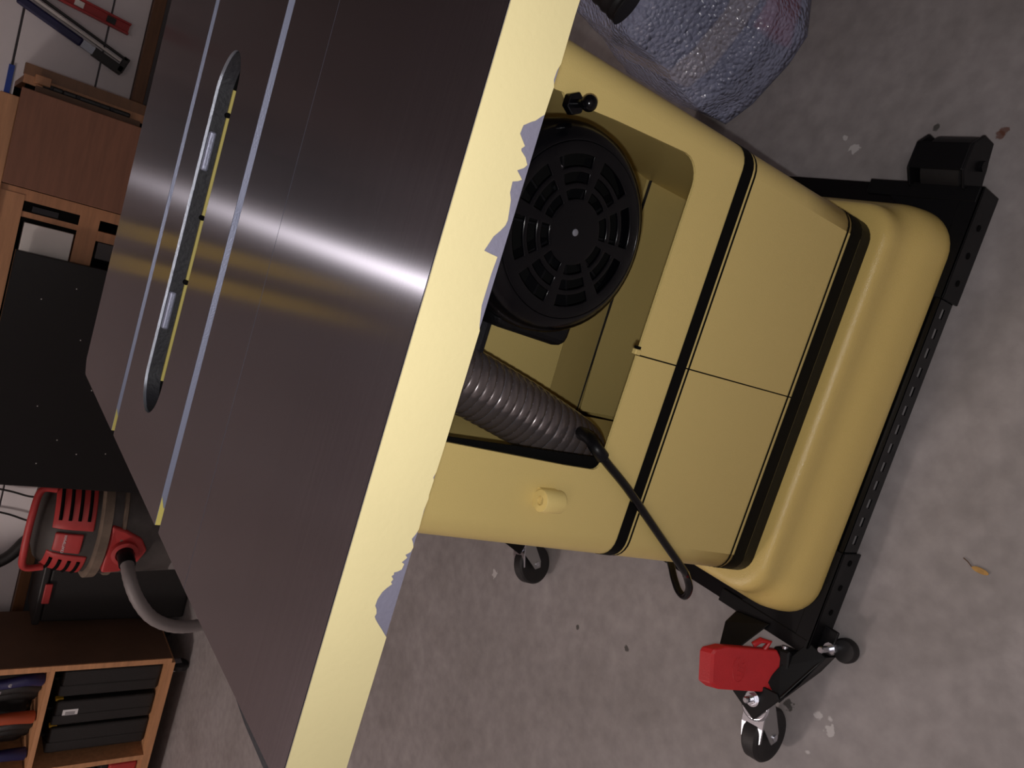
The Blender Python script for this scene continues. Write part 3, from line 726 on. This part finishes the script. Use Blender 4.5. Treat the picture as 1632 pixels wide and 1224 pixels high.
for i, (xa, xb, lean) in enumerate(((-1.672, -1.565, .06), (-1.790, -1.690, .02), (-1.905, -1.800, .02))):
    cs = thing('tool_case', labs[i], 'tool case', ((xa+xb)/2, 2.60, .098), 'black cases in the cart')
    xm = (xa+xb)/2; rt = Matrix.Rotation(.0, 3, 'Y')
    obj('case_shell', B(xa, xb, 2.455, 2.78, .100, .438), 'case', cs, bevel=.010, seg=3)
    obj('case_lid', B(xa+.006, xm-.004, 2.452, 2.783, .106, .442), 'case', cs, bevel=.006, seg=2)
    bm = NB(); tube(bm, smoothpath([(xm, 2.50, .440), (xm, 2.51, .452), (xm, 2.64, .452), (xm, 2.65, .440)], 4), .006, n=8); obj('case_handle', bm, 'case', cs, smooth=True)
    if i != 0 or True:
        obj('latch', B(xb-.006, xb+.004, 2.470, 2.49, .415, .441), 'yelplastic' if i != 0 else 'case', cs, bevel=.002, label='yellow latch' if i != 0 else None)
    if i == 1:
        obj('barcode_label', B(xm-.025, xm+.016, 2.4535, 2.4549, .362, .412), 'paper', cs, label='white paper label')
        for k in range(6): obj('printed_line', B(xm-.018+.0045*k, xm-.0155+.0045*k, 2.453, 2.4535, .371, .403), 'grey', cs)
# clamps and hand tools in the upper cell
hues = ['blue', 'case', 'case', 'orange', 'case', 'case', 'blue']
tlab = ['dark blue hand tool leaning in the upper cart cell beside the edge strip', 'black gripped hand tool lying at the cell front', 'black clamp in the upper cart cell just left of the black gripped tool',
        'orange handled tool in the upper cart cell', 'black hooked tool hanging over the shelf edge of the cart', 'black tool grip at the left end of the cart shelf', 'dark blue tool at the top of the cart cell']
for i in range(7):
    x = -1.60-.05*i; z = .500; y = 2.47+.035*(i % 3)
    t = thing('hand_tool', tlab[i], 'hand tool', (x, y, z), 'hand tools in the upper cart cell')
    hgt = .13+.03*((i*5) % 4)
    bm = tube(NB(), smoothpath([(x, y, z+.002), (x+.01, y-.012, z+hgt*.4), (x-.008, y, z+hgt), (x+.02, y, z+hgt+.05)], 6), lambda a, n: .023-.009*a/n, n=12)
    obj('grip', bm, hues[i], t, smooth=True)
    bm = NB(); box(bm, x-.012, x-.004, y+.014, y+.020, z+.002, z+hgt+.09); obj('blade', bm, 'darkiron', t)
    bm = NB(); lathe(bm, (x, y-.018, z+hgt*.75), (0, -1, 0), [(.008, 0), (.007, .006), (0, .008)], n=12); obj('pivot_bolt', bm, 'chrome', t, smooth=True)
t = thing('tool_bag', 'black soft tool bag at the back of the upper cart cell', 'bag', (-1.75, 2.66, .493))
obj('bag_body', B(-1.94, -1.56, 2.58, 2.76, .4935, .82), 'case', t, bevel=.03, seg=3); obj('bag_flap', B(-1.92, -1.58, 2.572, 2.582, .66, .80), 'rubber', t, bevel=.003)
for i in range(3):
    x = -2.02-.06*i
    t = thing('red_tool', ['red tool case corner in the left lower cart cell beside the divider', 'red tool in the middle of the left lower cart cell', 'red tool farthest left in the lower cart cell'][i], 'tool', (x, 2.5, .1), 'red tools low in the cart')
    bm = B(x-.022, x+.022, 2.46, 2.60, .099, .20); obj('body', bm, 'vacred', t, bevel=.008); obj('cap', B(x-.018, x+.018, 2.47, 2.59, .20, .23), 'case', t, bevel=.005)

# --- shop vacuum
vx, vy = -.955, 2.455
vac = thing('shop_vacuum', 'red and black shop vacuum with a grey hose beside the wooden cart', 'vacuum', (vx, vy, 0))
obj('drum', lathe(NB(), (vx, vy, 0), (0, 0, 1), [(.14, .055), (.165, .06), (.178, .12), (.192, .36), (.196, .45), (.19, .455)], n=48), 'vacgrey', vac, smooth=True, angle=30, label='dusty grey drum')
obj('drum_ring', lathe(NB(), (vx, vy, 0), (0, 0, 1), [(.196, .400), (.202, .403), (.202, .412), (.196, .415)], n=48), 'vacband', vac, smooth=True, angle=30)
obj('lid_band', lathe(NB(), (vx, vy, 0), (0, 0, 1), [(.19, .445), (.208, .448), (.210, .475), (.202, .480), (.195, .482)], n=48), 'vacband', vac, smooth=True, angle=30, label='dusty brown lid band')
obj('motor_head', lathe(NB(), (vx, vy, 0), (0, 0, 1), [(.190, .480), (.186, .50), (.178, .56), (.165, .60), (.14, .628), (.10, .642), (0, .646)], n=48, cap=False), 'vacblack', vac, smooth=True, angle=60, label='dusty black motor head')
def curved_panel(a0, a1, z0, z1, m, name, off=.006, slots=0, lab=None):
    bm = NB(); rings = []
    def rad(z): 
        P = [(.190, .480), (.186, .50), (.178, .56), (.165, .60), (.14, .628)]
        for (r0, q0), (r1, q1) in zip(P, P[1:]):
            if q0 <= z <= q1: return r0+(r1-r0)*(z-q0)/(q1-q0)
        return .14
    NA_, NZ = 10, 6
    g = [[None]*(NZ+1) for _ in range(NA_+1)]
    for i in range(NA_+1):
        for j in range(NZ+1):
            a = a0+(a1-a0)*i/NA_; z = z0+(z1-z0)*j/NZ; r = rad(z)+off
            g[i][j] = bm.verts.new((vx+r*math.cos(a), vy+r*math.sin(a), z))
    for i in range(NA_):
        for j in range(NZ): bm.faces.new((g[i][j], g[i+1][j], g[i+1][j+1], g[i][j+1]))
    o = obj(name, bm, m, vac, smooth=True, angle=180, label=lab, fixn=False); s = o.modifiers.new('s', 'SOLIDIFY'); s.thickness = .012; s.offset = -1
    b = o.modifiers.new('b', 'BEVEL'); b.width = .004; b.segments = 2
    for k in range(slots):
        zz = z0+(z1-z0)*(k+.7)/(slots+.4); bm = NB(); e = (a1-a0)*.16; pa = []
        for i in range(9):
            a = a0+e+(a1-a0-2*e)*i/8; r = rad(zz)+off+.0005; pa.append((vx+r*math.cos(a), vy+r*math.sin(a), zz))
        tube(bm, pa, .0055, n=6); obj('vent_slot', bm, 'dark', o, smooth=True)
    return o
curved_panel(math.radians(-82), math.radians(-22), .495, .612, 'vacred', 'vent_panel', slots=4, lab='red vent panel with dark slots')
curved_panel(math.radians(-158), math.radians(-112), .495, .612, 'vacred', 'vent_panel', slots=4, lab='red vent panel with dark slots')
bd = curved_panel(math.radians(-108), math.radians(-86), .520, .600, 'vacred', 'badge', off=.008, lab='red badge with tiny white lettering')
tc = bpy.data.curves.new('t', 'FONT'); tc.body = 'CRAFTSMAN'; tc.size = .0115; tc.extrude = .0004; tc.align_x = 'CENTER'; tc.align_y = 'CENTER'
to = bpy.data.objects.new('t', tc); COL.objects.link(to); bpy.context.view_layer.update()
me = bpy.data.meshes.new_from_object(to.evaluated_get(bpy.context.evaluated_depsgraph_get())); bpy.data.objects.remove(to)
bm = NB(); bm.from_mesh(me)
for v in bm.verts:
    a = math.radians(-97)+v.co.x/.186; r = .1865+v.co.z; zc = .570+v.co.y
    v.co = Vector((vx+r*math.cos(a), vy+r*math.sin(a), zc))
obj('badge_lettering', bm, 'paper', bd)
# handle
obj('handle', tube(NB(), smoothpath([(vx+.13, vy-.10, .612), (vx+.125, vy-.105, .655), (vx+.05, vy-.13, .668), (vx-.07, vy-.13, .668), (vx-.145, vy-.10, .655), (vx-.15, vy-.09, .60)], 6), .011, n=12), 'vacred', vac, smooth=True, label='red carry handle')
# intake port
bm = NB(); prism(bm, [(-1.075, 2.262, .445), (-.90, 2.250, .445), (-.915, 2.252, .40), (-.945, 2.252, .345), (-.985, 2.250, .322), (-1.03, 2.256, .34), (-1.075, 2.27, .39)], (0, .05, 0))
obj('intake_bracket', bm, 'vacred', vac, bevel=.008, seg=3, label='red intake port bracket')
bm = lathe(NB(), (-.992, 2.256, .392), (-.1, -1, 0), [(.042, 0), (.042, .018), (.030, .022), (.030, .012)], n=28); obj('port_ring', bm, 'vacred', vac, smooth=True, angle=30)
hp = smoothpath([(-.990, 2.252, .392), (-.998, 2.19, .392), (-1.030, 2.13, .385), (-1.085, 2.10, .355), (-1.145, 2.09, .300), (-1.185, 2.10, .225), (-1.20, 2.12, .150), (-1.195, 2.14, .080), (-1.16, 2.16, .040), (-1.08, 2.14, .026), (-.95, 2.13, .024), (-.80, 2.16, .024)], 6)
obj('intake_cuff', tube(NB(), hp[:8], .026, n=20), 'black', vac, smooth=True)
obj('vacuum_hose', tube(NB(), hp[4:], lambda i, n: .0205+.0010*(i % 2), n=20), 'hosegrey', vac, smooth=True, angle=180, label='grey flexible hose')
for a in (20, 110, 200, 290):
    x = vx+.155*math.cos(math.radians(a)); y = vy+.155*math.sin(math.radians(a))
    bm = NB(); lathe(bm, (x-.012, y, .026), (1, 0, 0), [(.022, 0), (.026, .004), (.026, .020), (.022, .024)], n=20); cw = obj('caster_wheel', bm, 'vacgrey', vac, smooth=True, angle=30)
    obj('caster_yoke', lathe(NB(), (x, y, .050), (0, 0, 1), [(.022, 0), (.030, .006), (.034, .05)], n=16), 'vacgrey', vac, smooth=True, angle=40)
# drum print
obj('drum_label', B(-1.085, -1.04, 2.30, 2.306, .15, .22, rot=Matrix.Rotation(-.45, 3, 'Z')), 'hosegrey', vac)

# hoses and cords beside the vacuum
tag(obj('hanging_hose', tube(NB(), smoothpath([(-1.40, 2.84, 1.02), (-1.38, 2.83, .80), (-1.31, 2.82, .66), (-1.235, 2.83, .60), (-1.19, 2.84, .56)], 8), .022, n=16), 'case', smooth=True), 'black hose hanging on the wall between vacuum and cart', 'hose')
tag(obj('extension_cord', tube(NB(), smoothpath([(-1.02, 2.885, 1.0), (-1.05, 2.88, .72), (-1.065, 2.86, .62), (-1.04, 2.80, .59), (-1.0, 2.70, .60)], 8), .004, n=8), 'case', smooth=True), 'thin black cord on the wall above the vacuum, the nearer one to the black panel', 'cord')
tag(obj('extension_cord', tube(NB(), smoothpath([(-1.12, 2.885, 1.0), (-1.14, 2.88, .72), (-1.17, 2.87, .60), (-1.19, 2.86, .50), (-1.20, 2.87, .30)], 8), .004, n=8), 'case', smooth=True), 'thin black cord on the wall left of the vacuum handle, nearer the cart', 'cord')
bn = thing('black_bin', 'tall dark storage bin in the shade between the vacuum and the wooden cart', 'bin', (-1.36, 2.75, 0))  # dark block put in where only shade fills the corner
obj('bin_body', B(-1.485, -1.235, 2.66, 2.85, .001, .52), 'case', bn, bevel=.01, seg=3); obj('bin_lid', B(-1.492, -1.228, 2.653, 2.857, .52, .545), 'case', bn, bevel=.006)
obj('bin_handle', B(-1.40, -1.32, 2.645, 2.655, .505, .53), 'vacred', bn, bevel=.003, label='dark red handle')
# --- black board
bp = thing('laminate_board', 'large flat black laminated panel standing between the wooden bench and the vacuum', 'panel', (-.43, 2.25, 0))
obj('panel_sheet', B(-.775, -.075, 2.240, 2.262, 0.002, .866), mat('speckled_laminate', (.004, .0038, .004, 1), .3, spec=.35), bp, bevel=.002)
for x, z in ((-.30, .66), (-.52, .73), (-.20, .78), (-.65, .52), (-.66, .60), (-.60, .45), (-.45, .60), (-.7, .70), (-.62,.66), (-.15,.7)):
    obj('dust_speck', B(x, x+.003, 2.2392, 2.2399, z, z+.003), 'whitebox', bp)

# --- wooden bench
bench = thing('wooden_workbench', 'wooden workbench of pale pine with drawers behind the black panel', 'workbench', (-.1, 2.5, 0))
BY = 2.30; BB = 2.80
obj('bench_top', B(-1.0, .330, BY-.02, BB, .928, .972), 'woodh', bench, bevel=.002, label='pale pine bench top')
obj('front_rail', B(-.62, .075, BY-.004, BY+.018, .868, .928), 'woodh', bench, label='pale pine front rail')
for x0, x1, m in ((.060, .092, 'wood'), (.372, .395, 'wood'), (-.62, -.58, 'wood')):
    obj('bench_stile', B(x0, x1, BY-.002, BY+.03, 0, .928), m, bench)
obj('bench_stile', B(.014, .030, BY, BY+.02, .70, .868), 'wood', bench)
obj('bench_shelf', B(-.60, .06, BY-.001, BB-.02, .674, .727), 'wood', bench)
obj('bench_side', B(.375, .392, BY+.03, BB, 0, .928), 'wood', bench); obj('bench_side', B(-.62, -.60, BY+.03, BB, 0, .928), 'wood', bench)
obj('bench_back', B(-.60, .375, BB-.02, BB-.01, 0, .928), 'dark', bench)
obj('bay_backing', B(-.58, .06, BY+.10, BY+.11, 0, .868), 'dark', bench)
obj('runner', B(-.02, .058, BY+.012, BY+.02, .76, .78), 'darkiron', bench)
obj('white_drawer_front', B(-.105, .001, BY-.006, BY+.04, .732, .856), 'whitebox', bench, bevel=.002, label='white drawer front')
obj('runner_slot', B(.0015, .0135, BY-.001, BY+.004, .727, .864), 'dark', bench); obj('runner_slot', B(.0305, .0595, BY-.001, BY+.004, .727, .864), 'dark', bench)
obj('runner_plate', B(.034, .050, BY-.004, BY-.001, .78, .845), 'darkiron', bench)
obj('grey_drawer_front', B(-.055, -.004, BY-.004, BY+.04, .590, .667), 'greybox', bench, bevel=.002, label='dark grey drawer front')
obj('lower_stile', B(-.002, .028, BY-.004, BY+.02, .40, .674), 'wood', bench)
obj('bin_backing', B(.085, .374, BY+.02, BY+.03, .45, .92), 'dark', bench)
# brown box hung proud of the frame
bx = thing('brown_box', 'brown plywood box front fixed to the right end of the wooden bench', 'box', (.23, 2.2, .64))
obj('front_board', B(.100, .355, 2.195, 2.213, .638, .931), 'brownply', bx, bevel=.002, label='plain brown plywood board')
obj('side_board', B(.343, .355, 2.213, 2.295, .638, .90), 'brownply', bx); obj('side_board', B(.100, .112, 2.213, 2.295, .638, .90), 'brownply', bx)
obj('bottom_board', B(.112, .343, 2.213, 2.295, .638, .650), 'brownply', bx)
obj('lip_board', B(.3555, .372, 2.24, 2.262, .640, .900), 'ply', bx)
obj('end_strip', B(.395, .425, BY-.004, BY+.03, .62, .93), 'rail', bench, label='darker wood end strip')
for i, (z, h) in enumerate(((.80, .06), (.715, .05), (.865, .03))):
    t = thing('black_hand_tool', ['black tool stuck behind the brown box, the longest one in the slot', 'small black tool low in the slot beside the brown box', 'short black tool at the top of the slot beside the brown box'][i], 'hand tool', (.378, 2.268, z-h), 'black tools beside the brown box')
    obj('tool_body', B(.372, .386, 2.262, 2.290, z-h, z+h*.6), 'case', t, bevel=.004); obj('tool_knob', lathe(NB(), (.380, 2.262, z), (0, -1, 0), [(.006, 0), (.005, .006)], n=12), 'darkiron', t)
tag(obj('wood_block', B(.378, .402, 2.25, 2.285, .868, .905), 'wood', bevel=.002), 'small pale wood block on the bench corner by the brown box', 'wood block')
tag(obj('tape_strip', B(.335, .445, 2.893, 2.899, .934, .950), 'bluetape'), 'bright blue strip on the white wall above the bench end', 'tape')

# --- tools on the wall
lv = thing('spirit_level', 'red spirit level hanging on the white wall', 'spirit level', (.70, 2.88, .64))
def lean(bm, px, pz, ang):
    R3 = Matrix.Rotation(ang, 3, 'Y'); p = Vector((px, 2.88, pz))
    for v in bm.verts: v.co = R3 @ (v.co-p)+p
    return bm
LA = .09
for xa, xb in ((.676, .683), (.709, .716)): obj('flange', lean(B(xa, xb, 2.864, 2.892, .640, 1.14), .695, .64, LA), 'vacred', lv, bevel=.001)
obj('web', lean(NB() if False else B(.683, .709, 2.874, 2.882, .642, 1.138), .695, .64, LA), 'vacred', lv)
for z in (.70, .80, .89, 1.05): obj('vial_window', lean(B(.686, .706, 2.868, 2.874, z-.014, z+.014), .695, .64, LA), 'case' if z != .80 else 'whitebox', lv)
cl_ = thing('bar_clamp', 'blue and black clamp hanging slanted on the white wall beside the red level', 'clamp', (.55, 2.87, .64))
CA = .30
def cb(name, x0, x1, z0, z1, m, y0=2.862, y1=2.886, **k): return obj(name, lean(B(x0, x1, y0, y1, z0, z1), .55, .64, CA), m, cl_, **k)
cb('handle', .537, .567, .775, .98, 'blue', bevel=.006, label='dark blue handle'); cb('ferrule', .539, .565, .735, .775, 'steel', label='silver ferrule')
cb('brush_bar', .536, .568, .635, .737, 'case', bevel=.002); cb('rod', .592, .599, .64, .98, 'case'); cb('jaw', .545, .602, .632, .652, 'case', bevel=.002); cb('white_strip', .576, .584, .655, .95, 'whitebox')
for i, x in enumerate((.012, -.115)):  # unseen yellow panels added to put yellow bands in the table reflection
    t = thing('yellow_board', ['yellow painted board standing on the wall above the bench, the one nearer the brown box', 'yellow painted board on the wall above the bench, the one nearer the vacuum'][i], 'board', (x, 2.88, 1.27), 'yellow boards above the bench')
    obj('face_board', B(x-.028, x+.028, 2.870, 2.899, 1.27, 2.2), 'yboard', t); obj('hook', B(x-.004, x+.004, 2.86, 2.899, 2.2, 2.23), 'darkiron', t)
t = thing('wall_cupboard', 'dark shallow cupboard on the wall above the bench end', 'cupboard', (.36, 2.85, 1.27))  # unseen dark block added to darken a band of the table reflection
obj('cupboard_body', B(.26, .46, 2.82, 2.899, 1.27, 2.2), 'greybox', t, bevel=.004); obj('cupboard_door', B(.265, .455, 2.805, 2.819, 1.275, 2.195), 'greybox', t, bevel=.002)

# --- dry leaf on the floor
bm = NB(); pts = []
for i in range(12):
    t = 2*PI*i/12; pts.append((.080+.0035*math.sin(t), .052+.011*math.cos(t)*.9, .0012+.0012*abs(math.cos(t))))
prism(bm, pts, (0, 0, .0006))
lf = tag(obj('dry_leaf', bm, 'leaf'), 'tiny dry tan leaf on the concrete near the slotted rail', 'leaf')
obj('leaf_stem', tube(NB(), [(.080, .062, .0015), (.084, .068, .002), (.086, .074, .0015)], .0007, n=6), 'ply', lf)
